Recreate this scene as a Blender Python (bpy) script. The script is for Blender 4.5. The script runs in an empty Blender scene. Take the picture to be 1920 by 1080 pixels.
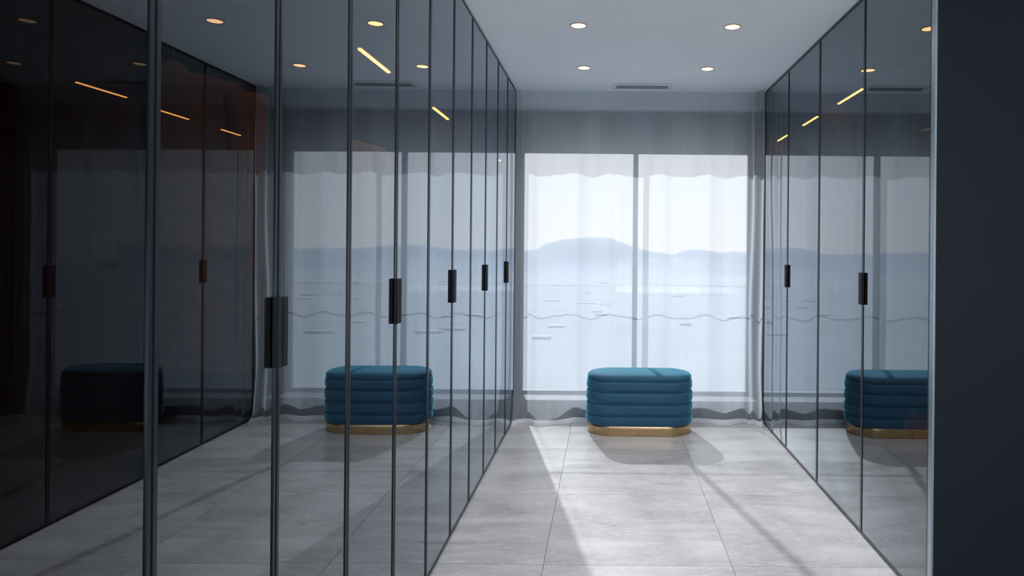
import bpy, bmesh, math, random
from mathutils import Vector, noise
random.seed(7)
S = bpy.context.scene
COL = S.collection
R = math.radians

# ------------------------------------------------------------------ key dimensions (metres)
EYE = 1.43                      # camera height
D = 5.38                        # curtain / end of the wardrobes
XL, XR = -0.748, 1.278          # faces of the left and right wardrobe doors
H = 2.70                        # ceiling
CAB = 0.60                      # wardrobe depth

# ------------------------------------------------------------------ camera
cd = bpy.data.cameras.new('camera'); cam = bpy.data.objects.new('camera', cd); COL.objects.link(cam)
cam.location = (0, 0, EYE); cam.rotation_euler = (R(90), R(-0.5), 0)
cd.sensor_width = 36; cd.lens = 1238/1920*36
cd.shift_x = -178/1920; cd.shift_y = -79/1920
cd.clip_start = 0.02; cd.clip_end = 9000
S.camera = cam

# ------------------------------------------------------------------ sky, sun, exposure
w = bpy.data.worlds.new('hazy_sky'); S.world = w; w.use_nodes = True
nt = w.node_tree; nt.nodes.clear()
wo = nt.nodes.new('ShaderNodeOutputWorld'); bg = nt.nodes.new('ShaderNodeBackground')
tc = nt.nodes.new('ShaderNodeTexCoord'); sp = nt.nodes.new('ShaderNodeSeparateXYZ')
rp = nt.nodes.new('ShaderNodeValToRGB')
nt.links.new(tc.outputs['Generated'], sp.inputs[0]); nt.links.new(sp.outputs['Z'], rp.inputs[0])
rp.color_ramp.elements[0].position = 0.0; rp.color_ramp.elements[0].color = (1.0, 0.985, 0.99, 1)
rp.color_ramp.elements[1].position = 0.8; rp.color_ramp.elements[1].color = (0.50, 0.66, 0.92, 1)
nt.links.new(rp.outputs[0], bg.inputs[0]); bg.inputs[1].default_value = 0.87
nt.links.new(bg.outputs[0], wo.inputs[0])

sd = bpy.data.lights.new('sun', 'SUN'); so = bpy.data.objects.new('sun', sd); COL.objects.link(so)
sd.energy = 4.5; sd.angle = R(0.8); sd.color = (1.0, 0.985, 0.96)
SUNDIR = Vector((0.235, -1.0, -math.tan(R(34))*math.hypot(1, 0.235)))
so.rotation_euler = SUNDIR.to_track_quat('-Z', 'Y').to_euler(); so.location = (0, 20, 20)

# added fill light behind the camera, thrown up to brighten the ceiling
ad = bpy.data.lights.new('ceiling_fill', 'AREA'); ao = bpy.data.objects.new('ceiling_fill', ad); COL.objects.link(ao)
ad.shape = 'RECTANGLE'; ad.size = 2.0; ad.size_y = 1.0; ad.energy = 46; ad.color = (0.93, 0.97, 1.0)
ao.location = (1.2, -0.9, 0.9); ao.rotation_euler = Vector((-0.05, 0.7, 0.9)).to_track_quat('-Z', 'Y').to_euler()

vs = S.view_settings
vs.view_transform = 'Standard'; vs.look = 'None'; vs.gamma = 1; vs.use_curve_mapping = False
vs.exposure = 0.32
S.cycles.max_bounces = 14; S.cycles.diffuse_bounces = 6; S.cycles.glossy_bounces = 8
S.cycles.transparent_max_bounces = 32; S.cycles.sample_clamp_indirect = 6

# ------------------------------------------------------------------ material helpers
def mat(name):
    m = bpy.data.materials.new(name); m.use_nodes = True
    return m, m.node_tree, m.node_tree.nodes['Principled BSDF']
def N(t, kind, **kw):
    n = t.nodes.new(kind)
    for k, v in kw.items():
        if hasattr(n, k): setattr(n, k, v)
        else: n.inputs[k.replace('_', ' ')].default_value = v
    return n
def L(t, a, b): t.links.new(a, b)
def simple(name, c, rough=0.5, metal=0.0, vary=0.06, scale=20, bump=0.0, spec=0.5, sheen=0.0, sheen_tint=None, stretch=(1, 1, 1)):
    m, t, p = mat(name)
    co = N(t, 'ShaderNodeTexCoord'); mp = N(t, 'ShaderNodeMapping'); mp.inputs['Scale'].default_value = stretch
    no = N(t, 'ShaderNodeTexNoise'); no.inputs['Scale'].default_value = scale; no.inputs['Detail'].default_value = 5
    L(t, co.outputs['Object'], mp.inputs[0]); L(t, mp.outputs[0], no.inputs['Vector'])
    r = N(t, 'ShaderNodeValToRGB')
    r.color_ramp.elements[0].position = 0.3; r.color_ramp.elements[1].position = 0.7
    r.color_ramp.elements[0].color = tuple(x*(1-vary) for x in c) + (1,)
    r.color_ramp.elements[1].color = tuple(min(1, x*(1+vary)) for x in c) + (1,)
    L(t, no.outputs['Fac'], r.inputs[0]); L(t, r.outputs[0], p.inputs['Base Color'])
    p.inputs['Roughness'].default_value = rough; p.inputs['Metallic'].default_value = metal
    p.inputs['Specular IOR Level'].default_value = spec
    if sheen:
        p.inputs['Sheen Weight'].default_value = sheen; p.inputs['Sheen Roughness'].default_value = 0.35
        p.inputs['Sheen Tint'].default_value = (sheen_tint or (1, 1, 1)) + (1,)
    if bump:
        b = N(t, 'ShaderNodeBump'); b.inputs['Strength'].default_value = bump; b.inputs['Distance'].default_value = 0.002
        L(t, no.outputs['Fac'], b.inputs['Height']); L(t, b.outputs[0], p.inputs['Normal'])
    return m
def emis(name, c, s):
    m = bpy.data.materials.new(name); m.use_nodes = True; t = m.node_tree; t.nodes.clear()
    o = N(t, 'ShaderNodeOutputMaterial'); e = N(t, 'ShaderNodeEmission'); e.inputs[0].default_value = c + (1,); e.inputs[1].default_value = s
    L(t, e.outputs[0], o.inputs[0]); return m

def smoked_mirror(name):
    """smoked, reflective door glass: Fresnel reflection over a brown see-through tint"""
    m = bpy.data.materials.new(name); m.use_nodes = True; t = m.node_tree; t.nodes.clear()
    o = N(t, 'ShaderNodeOutputMaterial'); mx = N(t, 'ShaderNodeMixShader'); lw = N(t, 'ShaderNodeLayerWeight'); lw.inputs[0].default_value = 0.5
    pw = N(t, 'ShaderNodeMath', operation='POWER'); L(t, lw.outputs['Facing'], pw.inputs[0]); pw.inputs[1].default_value = 3.0
    f = N(t, 'ShaderNodeMath', operation='MULTIPLY_ADD'); L(t, pw.outputs[0], f.inputs[0]); f.inputs[1].default_value = 0.90; f.inputs[2].default_value = 0.10
    g = N(t, 'ShaderNodeBsdfGlossy'); g.inputs['Color'].default_value = (0.86, 0.94, 1.0, 1); g.inputs['Roughness'].default_value = 0.0
    tr = N(t, 'ShaderNodeBsdfTransparent'); tr.inputs[0].default_value = (0.25, 0.185, 0.16, 1)
    co = N(t, 'ShaderNodeTexCoord'); no = N(t, 'ShaderNodeTexNoise'); no.inputs['Scale'].default_value = 1.6; no.inputs['Detail'].default_value = 1
    b = N(t, 'ShaderNodeBump'); b.inputs['Strength'].default_value = 0.05; b.inputs['Distance'].default_value = 0.006
    L(t, co.outputs['Object'], no.inputs['Vector']); L(t, no.outputs['Fac'], b.inputs['Height']); L(t, b.outputs[0], g.inputs['Normal'])
    L(t, f.outputs[0], mx.inputs[0]); L(t, tr.outputs[0], mx.inputs[1]); L(t, g.outputs[0], mx.inputs[2]); L(t, mx.outputs[0], o.inputs[0])
    return m
def clear_glass(name, tint, refl=0.06):
    m = bpy.data.materials.new(name); m.use_nodes = True; t = m.node_tree; t.nodes.clear()
    o = N(t, 'ShaderNodeOutputMaterial'); mx = N(t, 'ShaderNodeMixShader'); mx.inputs[0].default_value = refl
    g = N(t, 'ShaderNodeBsdfGlossy'); g.inputs['Roughness'].default_value = 0.0
    tr = N(t, 'ShaderNodeBsdfTransparent'); tr.inputs[0].default_value = tint + (1,)
    L(t, tr.outputs[0], mx.inputs[1]); L(t, g.outputs[0], mx.inputs[2]); L(t, mx.outputs[0], o.inputs[0])
    return m
def sheer(name, t0, col, streak=0.12, trans=0.62):
    """thin woven voile: open weave lets light straight through, threads scatter the rest; denser at a slant"""
    m = bpy.data.materials.new(name); m.use_nodes = True; t = m.node_tree; t.nodes.clear()
    o = N(t, 'ShaderNodeOutputMaterial'); mx = N(t, 'ShaderNodeMixShader'); m2 = N(t, 'ShaderNodeMixShader'); m2.inputs[0].default_value = trans
    d = N(t, 'ShaderNodeBsdfDiffuse'); d.inputs[0].default_value = col + (1,)
    tl = N(t, 'ShaderNodeBsdfTranslucent'); tl.inputs[0].default_value = col + (1,)
    tr = N(t, 'ShaderNodeBsdfTransparent')
    ge = N(t, 'ShaderNodeNewGeometry'); dt = N(t, 'ShaderNodeVectorMath', operation='DOT_PRODUCT')
    L(t, ge.outputs['Normal'], dt.inputs[0]); L(t, ge.outputs['Incoming'], dt.inputs[1])
    ab = N(t, 'ShaderNodeMath', operation='ABSOLUTE'); L(t, dt.outputs['Value'], ab.inputs[0])
    mxm = N(t, 'ShaderNodeMath', operation='MAXIMUM'); L(t, ab.outputs[0], mxm.inputs[0]); mxm.inputs[1].default_value = 0.12
    iv = N(t, 'ShaderNodeMath', operation='DIVIDE'); iv.inputs[0].default_value = 1.0; L(t, mxm.outputs[0], iv.inputs[1])
    co = N(t, 'ShaderNodeTexCoord'); mp = N(t, 'ShaderNodeMapping'); mp.inputs['Scale'].default_value = (22, 22, 0.7)
    no = N(t, 'ShaderNodeTexNoise'); no.inputs['Scale'].default_value = 1.0; no.inputs['Detail'].default_value = 6
    L(t, co.outputs['Object'], mp.inputs[0]); L(t, mp.outputs[0], no.inputs['Vector'])
    ma = N(t, 'ShaderNodeMath', operation='MULTIPLY_ADD'); L(t, no.outputs['Fac'], ma.inputs[0]); ma.inputs[1].default_value = streak*2; ma.inputs[2].default_value = t0-streak
    pw = N(t, 'ShaderNodeMath', operation='POWER'); L(t, ma.outputs[0], pw.inputs[0]); L(t, iv.outputs[0], pw.inputs[1])
    L(t, d.outputs[0], m2.inputs[1]); L(t, tl.outputs[0], m2.inputs[2])
    L(t, pw.outputs[0], mx.inputs[0]); L(t, m2.outputs[0], mx.inputs[1]); L(t, tr.outputs[0], mx.inputs[2]); L(t, mx.outputs[0], o.inputs[0])
    return m
def marble(name):
    m, t, p = mat(name)
    co = N(t, 'ShaderNodeNewGeometry'); oi = N(t, 'ShaderNodeObjectInfo')
    mp = N(t, 'ShaderNodeMapping'); mp.inputs['Rotation'].default_value = (0, 0, R(-48)); mp.inputs['Scale'].default_value = (0.75, 2.6, 1)
    off = N(t, 'ShaderNodeVectorMath', operation='SCALE'); L(t, oi.outputs['Random'], off.inputs['Scale']); off.inputs[0].default_value = (7, 13, 0)
    ad = N(t, 'ShaderNodeVectorMath', operation='ADD'); L(t, co.outputs['Position'], ad.inputs[0]); L(t, off.outputs[0], ad.inputs[1])
    L(t, ad.outputs[0], mp.inputs[0])
    n1 = N(t, 'ShaderNodeTexNoise'); n1.inputs['Scale'].default_value = 1.7; n1.inputs['Detail'].default_value = 9; n1.inputs['Distortion'].default_value = 1.3
    n2 = N(t, 'ShaderNodeTexNoise'); n2.inputs['Scale'].default_value = 4.5; n2.inputs['Detail'].default_value = 8; n2.inputs['Distortion'].default_value = 2.2; n2.inputs['Roughness'].default_value = 0.6
    L(t, mp.outputs[0], n1.inputs['Vector']); L(t, mp.outputs[0], n2.inputs['Vector'])
    r1 = N(t, 'ShaderNodeValToRGB'); e = r1.color_ramp.elements
    e[0].position = 0.3; e[0].color = (0.30, 0.30, 0.31, 1); e[1].position = 0.72; e[1].color = (0.475, 0.48, 0.495, 1)
    L(t, n1.outputs['Fac'], r1.inputs[0])
    r2 = N(t, 'ShaderNodeValToRGB'); e = r2.color_ramp.elements
    e[0].position = 0.47; e[0].color = (0, 0, 0, 1); e[1].position = 0.53; e[1].color = (0, 0, 0, 1); x = r2.color_ramp.elements.new(0.5); x.color = (1, 1, 1, 1)
    L(t, n2.outputs['Fac'], r2.inputs[0])
    mx = N(t, 'ShaderNodeMixRGB'); mx.blend_type = 'MIX'; mu = N(t, 'ShaderNodeMath', operation='MULTIPLY'); L(t, r2.outputs[0], mu.inputs[0]); mu.inputs[1].default_value = 0.40
    L(t, mu.outputs[0], mx.inputs[0]); L(t, r1.outputs[0], mx.inputs[1]); mx.inputs[2].default_value = (0.60, 0.61, 0.63, 1)
    L(t, mx.outputs[0], p.inputs['Base Color'])
    rr = N(t, 'ShaderNodeMapRange'); rr.inputs[3].default_value = 0.24; rr.inputs[4].default_value = 0.36; L(t, n1.outputs['Fac'], rr.inputs[0]); L(t, rr.outputs[0], p.inputs['Roughness'])
    p.inputs['Specular IOR Level'].default_value = 0.55
    return m

M = {}
M['tile'] = marble('marble_tile')
M['grout'] = simple('tile_joint', (0.16, 0.16, 0.17), 0.9)
M['ceiling'] = simple('ceiling_paint', (0.85, 0.91, 0.97), 0.85, vary=0.015, scale=3)
M['wall'] = simple('wall_paint', (0.50, 0.53, 0.57), 0.85, vary=0.03, scale=3)
M['headwall'] = simple('window_head_paint', (0.20, 0.215, 0.24), 0.8, vary=0.04, scale=3)
M['band'] = simple('blind_box_paint', (0.62, 0.66, 0.72), 0.7, vary=0.03, scale=3)
M['alu'] = simple('window_frame_metal', (0.15, 0.19, 0.23), 0.5, 0.2, vary=0.05)
M['frame'] = simple('dark_door_frame', (0.018, 0.024, 0.033), 0.35, 0.5, vary=0.08)
M['trim'] = simple('brushed_edge_trim', (0.30, 0.36, 0.42), 0.35, 0.8, vary=0.08, scale=60)
M['handle'] = simple('matt_black_handle', (0.008, 0.010, 0.015), 0.6, 0.0, vary=0.1, spec=0.2)
M['carcass'] = simple('dark_walnut_carcass', (0.07, 0.045, 0.035), 0.6, vary=0.3, scale=4, stretch=(8, 8, 0.8))
M['endpanel'] = simple('dark_lacquer_panel', (0.010, 0.014, 0.020), 0.6, vary=0.05, scale=2, spec=0.15)
M['led'] = emis('warm_led', (1.0, 0.50, 0.13), 24)
M['lamp'] = emis('warm_downlight', (1.0, 0.60, 0.30), 3.3)
M['rim'] = simple('copper_rim', (0.35, 0.20, 0.15), 0.35, 0.8)
M['vent'] = simple('vent_metal', (0.32, 0.36, 0.40), 0.5, 0.2)
M['ventdark'] = simple('vent_dark', (0.13, 0.15, 0.17), 0.8)
M['velvet'] = simple('blue_velvet', (0.030, 0.096, 0.172), 0.75, vary=0.10, scale=9, spec=0.15, sheen=1.0, sheen_tint=(0.20, 0.78, 1.0), stretch=(1, 1, 2))
M['brass'] = simple('brushed_brass', (0.56, 0.40, 0.22), 0.25, 1.0, vary=0.08, scale=30, stretch=(1, 1, 14))
M['dark_line'] = simple('dark_reflection', (0.03, 0.02, 0.015), 0.8)
M['glass_door'] = smoked_mirror('smoked_mirror_glass')
M['glass_back'] = clear_glass('glass_body', (1, 1, 1), 0.0)
M['pane'] = clear_glass('window_glass', (0.955, 0.965, 0.975), 0.012)
M['guard'] = clear_glass('guard_glass', (0.985, 0.99, 0.992), 0.02)
M['edge_strip'] = simple('guard_edge_strip', (0.55, 0.62, 0.66), 0.4, 0.3)
M['sheer'] = sheer('white_voile', 0.59, (0.60, 0.655, 0.71), 0.04)
M['hem'] = sheer('voile_hem', 0.25, (0.80, 0.84, 0.90), 0.06, 0.35)
M['plinth'] = simple('sill_plinth', (0.17, 0.19, 0.22), 0.7, vary=0.03)
M['hill'] = simple('haze_tinted_hill', (0.44, 0.465, 0.505), 1.0, vary=0.04, scale=0.004, spec=0.0)  # pale blue-grey colour stands in for distance haze
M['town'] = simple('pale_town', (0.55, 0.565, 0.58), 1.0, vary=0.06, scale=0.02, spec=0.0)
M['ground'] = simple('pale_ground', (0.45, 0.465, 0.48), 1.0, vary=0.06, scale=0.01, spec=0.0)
M['tan'] = simple('tan_wool', (0.42, 0.24, 0.12), 0.9, vary=0.2, scale=30, bump=0.3)
M['cream'] = simple('cream_cotton', (0.72, 0.58, 0.46), 0.9, vary=0.1, scale=18, bump=0.3)
M['black'] = simple('black_cloth', (0.02, 0.02, 0.025), 0.9, vary=0.2)
M['rust'] = simple('rust_leather', (0.55, 0.20, 0.13), 0.5, vary=0.25, scale=14, bump=0.2)
M['chrome'] = simple('chrome_rail', (0.6, 0.6, 0.62), 0.2, 1.0)
M['print'] = simple('black_print', (0.015, 0.012, 0.012), 0.7)

# ------------------------------------------------------------------ mesh helpers
def link(name, me, parent=None, loc=(0, 0, 0)):
    o = bpy.data.objects.new(name, me); COL.objects.link(o); o.location = loc
    if parent: o.parent = parent
    return o
def tag(o, label=None, cat=None, group=None, kind=None):
    if label: o['label'] = label
    if cat: o['category'] = cat
    if group: o['group'] = group
    if kind: o['kind'] = kind
    return o
def empty(name, loc): 
    o = bpy.data.objects.new(name, None); COL.objects.link(o); o.location = loc; o.empty_display_size = 0.1; return o
def add_box(bm, a, b, mi=0):
    x0, x1 = sorted((a[0], b[0])); y0, y1 = sorted((a[1], b[1])); z0, z1 = sorted((a[2], b[2]))
    v = [bm.verts.new(p) for p in ((x0,y0,z0),(x1,y0,z0),(x1,y1,z0),(x0,y1,z0),(x0,y0,z1),(x1,y0,z1),(x1,y1,z1),(x0,y1,z1))]
    fs = []
    for q in ((3,2,1,0),(4,5,6,7),(0,1,5,4),(1,2,6,5),(2,3,7,6),(3,0,4,7)):
        f = bm.faces.new([v[i] for i in q]); f.material_index = mi; fs.append(f)
    return fs
def mesh(bm, name, mats, smooth=False, bevel=0):
    if bevel:
        bmesh.ops.bevel(bm, geom=list(bm.edges), offset=bevel, segments=2, affect='EDGES', profile=0.6)
    me = bpy.data.meshes.new(name); bm.normal_update(); bm.to_mesh(me); bm.free()
    for m in (mats if isinstance(mats, (list, tuple)) else [mats]): me.materials.append(m)
    if smooth:
        for p in me.polygons: p.use_smooth = True
    return me
def box(name, a, b, m, parent=None, bevel=0, loc=(0, 0, 0)):
    bm = bmesh.new(); add_box(bm, a, b); return link(name, mesh(bm, name, m, bevel=bevel), parent, loc)
def struct(name, a, b, m): return tag(box(name, a, b, m), kind='structure')
def loft(name, rings, m, parent=None, cap=True, smooth=True, loc=(0, 0, 0)):
    bm = bmesh.new(); vr = [[bm.verts.new(p) for p in r] for r in rings]; n = len(rings[0])
    for a, b in zip(vr[:-1], vr[1:]):
        for i in range(n): bm.faces.new((a[i], a[(i+1) % n], b[(i+1) % n], b[i]))
    if cap:
        bm.faces.new(list(reversed(vr[0]))); bm.faces.new(vr[-1])
    return link(name, mesh(bm, name, m, smooth=smooth), parent, loc)
def tube(name, pts, r, m, parent=None, n=10, loc=(0, 0, 0)):
    rings = []
    for i, p in enumerate(pts):
        a = Vector(pts[max(0, i-1)]); b = Vector(pts[min(len(pts)-1, i+1)]); d = (b-a).normalized()
        u = d.orthogonal().normalized() if abs(d.z) > 0.9 else d.cross(Vector((0, 0, 1))).normalized()
        if i and u.dot(pu) < 0: u = -u
        pu = u; v = d.cross(u)
        rings.append([tuple(Vector(p) + r*(math.cos(2*math.pi*k/n)*u + math.sin(2*math.pi*k/n)*v)) for k in range(n)])
    return loft(name, rings, m, parent, loc=loc)

# ------------------------------------------------------------------ the room shell
WX0, WX1 = XL-CAB-0.03, XR+CAB+0.03      # walls behind the wardrobes
RX = 3.6                                  # the room widens to the right beside the camera
YB = -2.2
WIN = 5.66                                # inner face of window wall
# floor bed and its marble tiles
fl = struct('floor', (WX0-0.1, YB-0.1, -0.08), (RX+0.1, 5.9, -0.012), M['grout'])
T = 0.845
proto = None
tx = [-0.272 + T*i for i in range(-2, 5)]; ty = [4.646 + T*i for i in range(-8, 2)]
for ix, x in enumerate(tx):
    for iy, y in enumerate(ty):
        x1, y1 = min(x+T, RX), min(y+T, 5.44)
        x0, y0 = max(x, WX0), max(y, YB)
        if x1-x0 < 0.05 or y1-y0 < 0.05: continue
        bm = bmesh.new(); g = 0.0011
        add_box(bm, (x0+g, y0+g, -0.012), (x1-g, y1-g, 0.0))
        me = mesh(bm, 'tile', M['tile'])
        link('tile', me, fl)
struct('ceiling', (WX0-0.1, YB-0.1, H), (RX+0.1, 5.9, H+0.15), M['ceiling'])
struct('wall_left', (WX0-0.12, YB-0.1, -0.08), (WX0, 5.9, H), M['wall'])
struct('wall_right', (WX1, 2.6, -0.08), (WX1+0.12, 5.9, H), M['wall'])
struct('wall_side', (RX, YB-0.1, -0.08), (RX+0.1, 2.75, H), M['wall'])
struct('wall_front', (WX1+0.12, 2.62, -0.08), (RX, 2.75, H), M['endpanel'])
struct('wall_back', (WX0, YB-0.1, -0.08), (-0.6, YB, H), M['wall'])
# glazed opening added behind the camera to let in sky light as fill
bm = bmesh.new()
for a, b in (((-0.6, -0.05), (-0.54, H)), ((1.45, -0.05), (1.51, H)), ((RX-0.06, -0.05), (RX, H))): add_box(bm, (a[0], YB-0.08, a[1]), (b[0], YB-0.02, b[1]))
for z in ((-0.05, 0.06), (H-0.08, H)):
    add_box(bm, (-0.54, YB-0.08, z[0]), (1.45, YB-0.02, z[1])); add_box(bm, (1.51, YB-0.08, z[0]), (RX-0.06, YB-0.02, z[1]))
fill_win = tag(link('fill_opening', mesh(bm, 'fill_opening', M['alu'])), kind='structure')
box('glass_pane', (-0.54, YB-0.053, 0.06), (1.45, YB-0.047, H-0.08), M['pane'], fill_win)
box('glass_pane', (1.51, YB-0.053, 0.06), (RX-0.06, YB-0.047, H-0.08), M['pane'], fill_win)
# window wall: head, jambs, low plinth
HEAD = 2.228
struct('wall_far', (WX0, WIN, HEAD), (WX1, WIN+0.035, H), M['headwall'])
struct('trim_1', (XL-0.02, 5.445, 2.585), (XR+0.02, WIN, H), M['band'])
struct('wall_far_left', (WX0, WIN, -0.08), (-0.79, WIN+0.034, HEAD), M['headwall'])
struct('wall_far_right', (1.30, WIN, -0.08), (WX1, WIN+0.034, HEAD), M['headwall'])
struct('baseboard_far', (WX0, 5.445, -0.01), (WX1, WIN+0.10, 0.155), M['plinth'])

# window_1: outer frame, mullion, two panes
bm = bmesh.new()
FY0, FY1 = WIN, WIN+0.036
PL, PR = -0.714, 1.205
add_box(bm, (-0.79, FY0, 0.155), (PL, FY1, HEAD)); add_box(bm, (PR, FY0, 0.155), (1.30, FY1, HEAD))
add_box(bm, (PL, FY0+0.01, 0.155), (PR, FY1, 0.185)); 
add_box(bm, (PL, FY0+0.01, HEAD-0.006), (PR, FY1, HEAD))
win = tag(link('window_1', mesh(bm, 'window_1', M['alu'])), kind='structure')
box('mullion', (0.222, FY0, 0.185), (0.264, FY0+0.045, HEAD-0.006), M['alu'], win)
box('glass_pane', (PL, FY0+0.018, 0.185), (0.224, FY0+0.024, HEAD-0.006), M['pane'], win)
box('glass_pane', (0.262, FY0+0.018, 0.185), (PR, FY0+0.024, HEAD-0.006), M['pane'], win)

# balcony edge and its frameless glass guard
struct('balcony_bounce_slab', (WX0-0.3, WIN+0.10, -0.25), (WX1+0.3, 6.25, -0.02), M['ceiling'])  # hidden slab, deepened and made white to bounce sunlight onto the ceiling
gy, gz = 5.72, 1.105
g = tag(empty('glass_balustrade', (0.25, gy, -0.02)), 'frameless glass guard outside the window, with a thin shadow-casting strip added on top', 'balustrade')
box('glass_sheet', (-1.6, -0.006, 0), (1.6, 0.006, gz), M['guard'], g)
box('shadow_strip', (-1.6, -0.006, gz), (1.6, 0.006, gz+0.005), M['edge_strip'], g)  # opaque strip added so the glass edge throws a thin shadow line
box('base_channel', (-1.6, -0.02, 0), (1.6, 0.02, 0.08), M['alu'], g)

# ------------------------------------------------------------------ the view: ground, town, hills, haze put into their pale colours
GZ = -70
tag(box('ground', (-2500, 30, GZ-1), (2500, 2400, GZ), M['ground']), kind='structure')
def ridge(u):      # u = x/y slope, returns height slope of the skyline seen from the eye
    px = u*1238 + 1138
    pts = [(500, 468), (700, 474), (800, 462), (900, 470), (980, 471), (1000, 471), (1030, 456), (1060, 450), (1100, 446), (1140, 446), (1165, 455), (1187, 463), (1210, 469), (1235, 473), (1262, 477), (1285, 468), (1310, 467), (1335, 470), (1350, 473), (1375, 470), (1400, 472), (1500, 463), (1600, 470), (1900, 474)]
    px = min(max(px, 500), 1899)
    for (a, ya), (b, yb) in zip(pts[:-1], pts[1:]):
        if a <= px <= b:
            f = (px-a)/(b-a); f = f*f*(3-2*f); return (462 - (ya + (yb-ya)*f))/1238
bm = bmesh.new(); nx, ny = 260, 26; rows = []
for j in range(ny+1):
    y = 1500 + 800*j/ny; row = []
    for i in range(nx+1):
        u = -0.75 + 1.5*i/nx; x = u*y
        crest = EYE + ridge(u)*2000 
        f = math.exp(-((y-2000)/210)**2)
        z = GZ + (crest-GZ)*f + (1-f)*8*noise.noise(Vector((x/120, y/120, 0)))*(1 if 0 < j < ny else 0)
        row.append(bm.verts.new((x, y, z if j else GZ-2)))
    rows.append(row)
for a, b in zip(rows[:-1], rows[1:]):
    for i in range(nx): bm.faces.new((a[i], a[i+1], b[i+1], b[i]))
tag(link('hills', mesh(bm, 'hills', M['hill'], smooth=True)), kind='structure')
bm = bmesh.new()
for k in range(48):
    y = 480 + 800*random.random(); x = y*random.uniform(-0.35, 0.5); s = random.uniform(6, 12)
    add_box(bm, (x, y, GZ), (x+s*random.uniform(1, 2.2), y+s, GZ+random.uniform(1.0, 2.0)))
tag(link('distant_town', mesh(bm, 'distant_town', M['town'])), 'pale low town buildings below the hills, haze put into their colour', 'town', kind='stuff')

# ------------------------------------------------------------------ sheer curtain
def cy(x, z):
    """curtain surface distance at width x, height z"""
    v = z/H
    ph = x + 0.02*noise.noise(Vector((x*3, z*0.6, 4)))
    tp = 0.12 + 0.88*min(1.0, (H-z)/0.35)             # held straight by its track at the ceiling
    y = 0.022*math.sin(2*math.pi*ph/0.37 + 0.6) + 0.007*math.sin(2*math.pi*ph/0.215 + 2.0 + 0.5*v) + 0.0016*math.sin(2*math.pi*ph/0.09)
    y += 0.012*noise.noise(Vector((x*6, z*1.1, 1)))
    y = D + 0.01*(1-tp) + y*tp
    rg = max(0.0, min(1.0, (x-1.13)/0.05))            # drawn together against the right wardrobe
    y += rg*(0.031*math.sin(2*math.pi*(x+0.010*math.sin(z*2.3))/0.085+1.1) - 0.030 + 0.010*math.sin(z*4.2+x*30))
    lg = max(0.0, min(1.0, (-0.66-x)/0.05))
    y += lg*(0.010*math.sin(2*math.pi*x/0.06) - 0.015)
    lo = max(0.0, 1-z/0.45)**1.5                       # swings into the room low down
    near = math.exp(-((x-0.26)/0.50)**6)               # pushed back behind the pouf
    y += near*max(0.0, 1-z/0.7)*0.012
    y -= (1-near)*lo*(0.085*max(0.0, min(1.0, (0.0-x)/0.5)) + 0.022*(1+math.sin(x*15+1.3)) + 0.015*noise.noise(Vector((x*9, 0, 9))))
    return min(y, 5.432)
def cloth(name, z_rows, x0, x1, nx, f, m, parent=None):
    bm = bmesh.new(); rows = []
    for z in z_rows: rows.append([bm.verts.new(f(x0+(x1-x0)*i/nx, z)) for i in range(nx+1)])
    for a, b in zip(rows[:-1], rows[1:]):
        for i in range(nx): bm.faces.new((a[i], a[i+1], b[i+1], b[i]))
    return link(name, mesh(bm, name, m, smooth=True), parent)
cur = cloth('sheer_curtain', [0.03 + (H-0.005-0.03)*(j/70)**1.3 for j in range(71)], XL+0.004, XR-0.006, 640, lambda x, z: (x, cy(x, z), z), M['sheer'])
tag(cur, 'white translucent full-width curtain hanging across the tall window down to the floor', 'curtain')
def hemf(x, z):      # the last few centimetres fold forward and lie on the tiles
    k = 1 - z/0.03
    f = 0.5+0.5*math.sin(x*21+2*noise.noise(Vector((x*5, 2, 2))))
    near = math.exp(-((x-0.26)/0.50)**6)
    y = cy(x, 0.03) - k*(0.015+0.05*f)*(1-0.85*near)
    zz = 0.03*(1-k) + 0.002 + 0.008*f*math.sin(k*math.pi)
    return (x, y, max(zz, 0.0015))
cloth('hem', [0.03*(1-j/8) for j in range(9)], XL+0.004, XR-0.006, 420, hemf, M['hem'], cur)

# ------------------------------------------------------------------ wardrobes
def door(parent, s, y0, y1, hy, y_handle, tilt=0.0):
    """s: -1 left, +1 right; local x = s*depth. y_handle: 'lo' / 'hi' side carrying the pull"""
    yc = (y0+y1)/2; hw = (y1-y0)/2 - 0.0015
    z0, z1 = 0.010, H-0.010; fw = 0.010
    bm = bmesh.new()
    add_box(bm, (0, -hw, z0), (s*0.020, -hw+fw, z1)); add_box(bm, (0, hw-fw, z0), (s*0.020, hw, z1))
    add_box(bm, (0, -hw+fw, z0), (s*0.020, hw-fw, z0+fw)); add_box(bm, (0, -hw+fw, z1-fw), (s*0.020, hw-fw, z1))
    d = link('door', mesh(bm, 'door', M['frame']), parent, (0, yc, 0)); d.rotation_euler.z = R(tilt)
    bm = bmesh.new(); fs = add_box(bm, (s*0.003, -hw+fw, z0+fw), (s*0.007, hw-fw, z1-fw), 1)
    bm.normal_update()
    for f in fs:
        if f.normal.x*s < -0.5: f.material_index = 0
    link('mirror_panel', mesh(bm, 'mirror_panel', [M['glass_door'], M['glass_back']]), d)
    e = 1 if y_handle == 'hi' else -1
    bm = bmesh.new(); add_box(bm, (-s*0.013, e*hw-e*0.0195, 1.148), (s*0.001, e*hw, 1.307))
    link('handle', mesh(bm, 'handle', M['handle'], bevel=0.0012), d)
    return d
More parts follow.
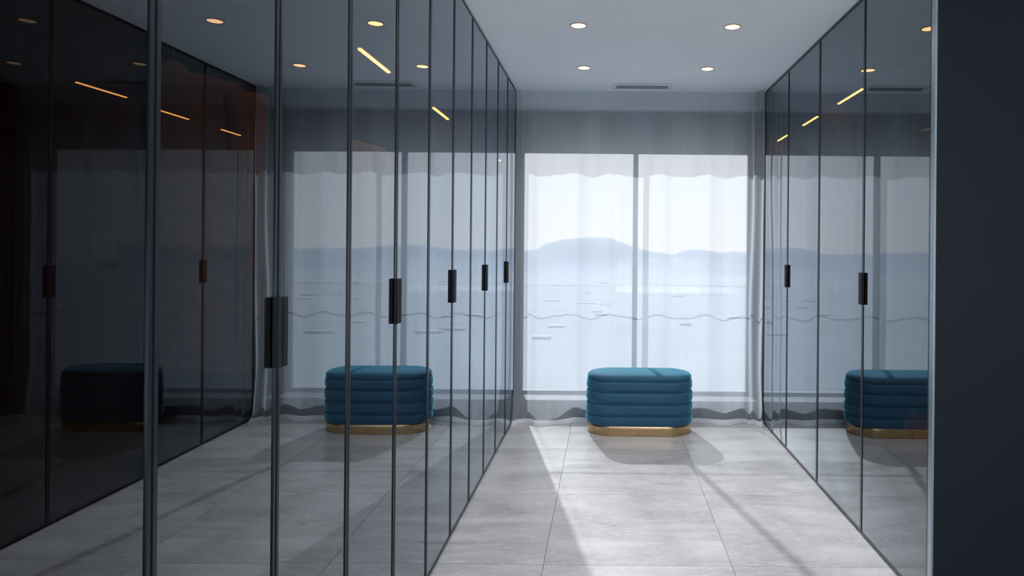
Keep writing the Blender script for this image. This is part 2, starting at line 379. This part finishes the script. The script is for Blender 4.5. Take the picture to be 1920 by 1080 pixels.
def wardrobe(s, X, y0, y1, label, tilts=(0, 0), strip=None, strip_x=0.12, strip_z=2.10, rail=None, shelves=(), group=None):
    u = tag(empty('wardrobe', (X, y0, 0)), label, 'wardrobe')
    Lh = y1-y0
    def p(name, d0, a, z0, d1, b, z1, m): return box(name, (s*d0, a, z0), (s*d1, b, z1), m, u)
    c = M['carcass']
    p('side_panel', 0.024, 0.001, 0.0, CAB, 0.016, H-0.004, c); p('side_panel', 0.024, Lh-0.016, 0.0, CAB, Lh-0.001, H-0.004, c)
    p('back_panel', CAB-0.012, 0.016, 0.0, CAB, Lh-0.016, H-0.004, c)
    p('bottom_panel', 0.024, 0.016, 0.03, CAB-0.012, Lh-0.016, 0.05, c); p('top_panel', 0.024, 0.016, H-0.03, CAB-0.012, Lh-0.016, H-0.004, c)
    p('top_shelf', 0.16, 0.016, strip_z+0.012, CAB-0.012, Lh-0.016, strip_z+0.03, c)
    h = Lh/2
    door(u, s, 0, h, 0, 'hi', tilts[0]); door(u, s, h, Lh, 0, 'lo', tilts[1])
    for (a, b) in (strip or []):
        p('led_strip', strip_x-0.006, a-y0, strip_z+0.002, strip_x+0.006, b-y0, strip_z+0.006, M['led'])
        p('strip_channel', strip_x-0.009, a-y0-0.01, strip_z+0.007, strip_x+0.05, b-y0+0.01, strip_z+0.014, M['frame'])
    if rail:
        tube('hanging_rail', [(s*0.32, 0.016, rail), (s*0.32, Lh-0.016, rail)], 0.012, M['chrome'], u)
    for (a, b, z) in shelves:
        p('shelf', 0.13, a-y0, z-0.018, CAB-0.012, b-y0, z, c)
        e = p('shelf_edge', 0.124, a-y0, z-0.018, 0.129, b-y0, z, M['chrome'])
    return u
LB = [0.25, 1.09, 1.92, 2.78, 3.645, 4.505, 5.37]
LABL = ['nearest smoked mirror wardrobe on the left, cut off by the picture edge',
        'left mirror wardrobe just beyond the nearest thick door joint, with the largest handle',
        'third mirror wardrobe along the left side, reflecting the blue pouf under its handle',
        'left mirror wardrobe with the middle one of the five visible handles',
        'left mirror wardrobe second from the curtain, with the second smallest handle',
        'last left mirror wardrobe standing against the curtain, with the smallest handle']
LT = [(0, 0.0), (0.48, -0.03), (0.28, 0.0), (0, 0), (0, 0), (0, 0)]
LS = [None, None, [(2.30, 2.61)], [(3.28, 3.58)], None, [(5.28, 5.34)]]
for i in range(6):
    wardrobe(-1, XL, LB[i], LB[i+1], LABL[i], LT[i], LS[i], 0.12, 2.104, rail=1.93 if i != 4 else None)
wardrobe(1, XR, 2.61, 3.99, 'right mirror wardrobe nearest the camera, showing a rust bag behind its glass', (0, 0.25),
         [(3.57, 3.94)], 0.096, 2.285, rail=2.02, shelves=((2.63, 3.31, 0.37), (2.63, 3.31, 0.77)))
wardrobe(1, XR, 3.995, 5.37, 'right mirror wardrobe beside the curtain, with the smaller handle', (0, 0),
         [(4.33, 4.65), (5.06, 5.33)], 0.096, 2.285, rail=2.02)
# closed end of the right-hand run, facing the camera
e = tag(box('end_panel', (XR+0.006, 2.575, 0.0), (WX1+0.13, 2.608, H-0.004), M['endpanel']), 'tall dark lacquered panel closing the near end of the right wardrobes', 'panel')
box('edge_trim', (XR-0.002, 2.577, 0.0), (XR+0.006, 2.608, H-0.004), M['trim'], e)

# ------------------------------------------------------------------ clothes and bags behind the smoked glass
def garment(X, y, ztop, length, m, label, width=0.40, group=None, prints=False):
    o = tag(empty('hanging_coat', (X, y, ztop)), label, 'coat')
    rings = []
    prof = [(0, 0.10, 0.04), (-0.02, 0.16, 0.05), (-0.05, 0.80, 0.06), (-0.09, 0.98, 0.07), (-0.25, 1.0, 0.085), (-0.5, 0.93, 0.095), (-length*0.8, 1.0, 0.10), (-length, 1.06, 0.105)]
    for z, wf, dp in prof:
        r = []
        for k in range(36):
            a = 2*math.pi*k/36; ca, sa = math.cos(a), math.sin(a)
            fo = 1 + 0.10*math.sin(a*7+z*3)*min(1, -z*2)
            r.append((math.copysign(abs(ca)**0.7, ca)*width/2*wf, math.copysign(abs(sa)**0.8, sa)*dp*fo*0.6, z))
        rings.append(r)
    loft('body', list(reversed(rings)), m, o)
    for sg in (-1, 1):
        rr = []
        for t in range(9):
            f = t/8; cx = sg*(width/2*0.93 + 0.015*math.sin(f*2)); cz = -0.08 - 0.58*f; rad = 0.062-0.018*f
            rr.append([(cx+rad*0.8*math.cos(2*math.pi*k/14), -0.012+rad*0.75*math.sin(2*math.pi*k/14), cz) for k in range(14)])
        loft('sleeve', list(reversed(rr)), m, o)
    tube('hanger_hook', [(0, 0, -0.02), (0, 0, 0.03), (0.012, 0, 0.048), (0.0, 0, 0.062), (-0.012, 0, 0.052)], 0.0022, M['chrome'], o, 6)
    if prints:
        for (px, pz, pr) in ((0.07, -0.18, 0.05), (0.05, -0.32, 0.055), (0.08, -0.46, 0.045)):
            pts = [(px+pr*math.cos(a/12*2*math.pi), -0.072, pz+pr*0.7*math.sin(a/12*2*math.pi)) for a in range(13)]
            tube('printed_ring', pts, 0.006, M['print'], o, 6)
    return o
LX, RXc = XL-0.32, XR+0.32
garment(LX, 1.20-0.32, 1.87, 1.0, M['tan'], 'tan coat with dark printed rings inside the nearest left wardrobe', prints=True)
garment(LX, 1.62, 1.87, 0.75, M['tan'], 'tan garment hanging behind the left door beyond the thick door joint')
garment(LX, 2.66, 1.87, 0.9, M['cream'], 'cream garment shoulder faintly seen in the third left wardrobe')
garment(RXc, 4.10, 1.96, 0.95, M['cream'], 'cream garment hanging inside the right wardrobe beside the curtain')
garment(RXc, 4.24, 1.96, 0.9, M['black'], 'black garment hanging next to the cream one on the right')
def roundbox(name, c, h, m, parent=None, p=3.2, loc=(0, 0, 0)):
    rings = []
    for j in range(1, 20):
        ph = -math.pi/2 + math.pi*j/20; cz = math.copysign(abs(math.sin(ph))**(2/p), math.sin(ph)); cr = abs(math.cos(ph))**(2/p)
        rings.append([(c[0]+h[0]*cr*math.copysign(abs(math.cos(a))**(2/p), math.cos(a)), c[1]+h[1]*cr*math.copysign(abs(math.sin(a))**(2/p), math.sin(a)), c[2]+h[2]*cz) for a in [2*math.pi*k/40 for k in range(40)]])
    return loft(name, rings, m, parent, loc=loc)
bag = tag(empty('travel_bag', (XR+0.33, 3.08, 0.37)), 'rust brown rounded travel bag on the low shelf behind the right glass', 'bag')
roundbox('body', (0, 0, 0.155), (0.17, 0.21, 0.155), M['rust'], bag)
tube('handle', [(0, -0.08, 0.30), (0, -0.06, 0.345), (0, 0.06, 0.345), (0, 0.08, 0.30)], 0.008, M['black'], bag)
tube('piping', [(0.0, 0.205*math.cos(t), 0.155+0.150*math.sin(t)) for t in [2*math.pi*k/32 for k in range(33)]], 0.004, M['black'], bag, 6)
pouch = roundbox('cloth_pouch', (0, 0, 0.055), (0.05, 0.045, 0.055), M['cream'], None, 2.2, loc=(XR+0.22, 3.86, 0.052))
tag(pouch, 'small cream cloth pouch on the floor of the near right wardrobe', 'pouch')

# ------------------------------------------------------------------ blue velvet pouf
def stadium(hw, hd, z, n=28, cx=0, inner=1.0):
    r = hd; fx = hw-r; pts = []
    for k in range(n+1):
        a = -math.pi/2 + math.pi*k/n; pts.append((cx+fx+r*math.cos(a), r*math.sin(a), z))
    for k in range(n+1):
        a = math.pi/2 + math.pi*k/n; pts.append((cx-fx+r*math.cos(a), r*math.sin(a), z))
    return pts
pf = tag(empty('pouf', (0.262, 5.145, 0)), 'blue velvet oval pouf with stitched bands and brass base standing before the window', 'pouf')
W2, D2 = 0.408, 0.192
loft('base', [stadium(W2-0.006-e, D2-0.006-e, z) for e, z in ((0.003, 0.0), (0, 0.003), (0, 0.062), (0.0, 0.075))], M['brass'], pf)
box('base_reflection', (-0.012, -D2+0.0045, 0.002), (-0.0095, -D2+0.012, 0.030), M['dark_line'], pf)  # thin dark strip stands in for a reflection on the brass
bands = [(0.064, 0.150), (0.150, 0.240), (0.240, 0.328), (0.328, 0.412)]
for k, (z0, z1) in enumerate(bands):
    rings = []
    for j in range(15):
        f = j/14; z = z0 + (z1-z0)*f
        prof = (1-abs(2*f-1)**4.0)                  # soft roll, tighter at the seam
        e = -0.010 + 0.019*prof - (0.004 if k == 3 else 0) - (0.010*(1-f)**3 if k == 0 else 0)
        e -= 0.004*f
        rings.append(stadium(W2+e, D2+e, z))
    bd = loft('band', rings, M['velvet'], pf)
rings = []
for e, z in ((-0.020, 0.404), (-0.012, 0.409), (-0.005, 0.418), (-0.003, 0.428), (-0.008, 0.440), (-0.022, 0.450), (-0.05, 0.457), (-0.10, 0.461), (-0.15, 0.463), (-0.19, 0.464)):
    rings.append(stadium(W2+e, D2+e, z))
loft('seat_cushion', rings, M['velvet'], pf)
rings_seam = [(x, y, 0.413) for x, y, z in stadium(W2-0.009, D2-0.009, 0)]
tube('seat_piping', rings_seam + rings_seam[:1], 0.004, M['velvet'], pf, 6)

# ------------------------------------------------------------------ ceiling lights and vent
DL = [(-0.175, 4.71, 'left downlight of the pair nearer the curtain'), (0.705, 4.71, 'right downlight of the pair nearer the curtain'),
      (-0.175, 3.807, 'left downlight of the pair nearer the camera'), (0.713, 3.807, 'right downlight of the pair nearer the camera'),
      (-0.175, 2.90, 'left fill downlight added just above the picture, second pair from the camera'), (0.713, 2.90, 'right fill downlight added just above the picture, second pair from the camera'), (-0.175, 1.6, 'left fill downlight added overhead, pair nearest the camera'), (0.713, 1.6, 'right fill downlight added overhead, pair nearest the camera')]  # last two pairs added out of view to light the near room
for x, y, lb in DL:
    o = empty('ceiling_light', (x, y, H)); tag(o, lb + ', round and warm', 'ceiling light', 'round warm downlights in the ceiling')
    n = 40; bm = bmesh.new()
    prof = [(0.0475, 0.0), (0.0475, -0.0035), (0.0435, -0.0040), (0.0420, -0.0010)]
    vr = [[bm.verts.new((r*math.cos(2*math.pi*k/n), r*math.sin(2*math.pi*k/n), z)) for k in range(n)] for r, z in prof]
    for a, b in zip(vr[:-1], vr[1:]):
        for k in range(n): bm.faces.new((a[k], b[k], b[(k+1) % n], a[(k+1) % n]))
    link('rim', mesh(bm, 'rim', M['rim'], smooth=True), o)
    loft('diffuser', [[(0.042*math.cos(2*math.pi*k/n), 0.042*math.sin(2*math.pi*k/n), z) for k in range(n)] for z in (-0.0022, -0.0008)], M['lamp'], o)
    ld = bpy.data.lights.new('spot', 'SPOT'); ld.shadow_soft_size = 0.0; ld.energy = 26.0; ld.color = (1.0, 0.93, 0.87); ld.spot_size = R(150); ld.spot_blend = 1.0
    lo = bpy.data.objects.new('lamp_glow', ld); COL.objects.link(lo); lo.parent = o; lo.location = (0, 0, -0.006)
v = tag(empty('ceiling_vent', (0.27, 5.23, H)), 'slim grey linear air vent in the ceiling in front of the curtain', 'vent')
bm = bmesh.new()
add_box(bm, (-0.23, -0.072, -0.003), (0.23, -0.066, 0)); add_box(bm, (-0.23, 0.082, -0.003), (0.23, 0.086, 0))
add_box(bm, (-0.23, -0.066, -0.003), (-0.227, 0.082, 0)); add_box(bm, (0.227, -0.066, -0.003), (0.23, 0.082, 0))
link('frame', mesh(bm, 'frame', M['vent']), v)
box('slot', (-0.207, -0.005, -0.002), (0.207, 0.070, -0.0003), M['ventdark'], v)
for k in range(3):
    box('slat', (-0.207, 0.003+k*0.024, -0.008), (0.207, 0.011+k*0.024, -0.002), M['vent'], v)
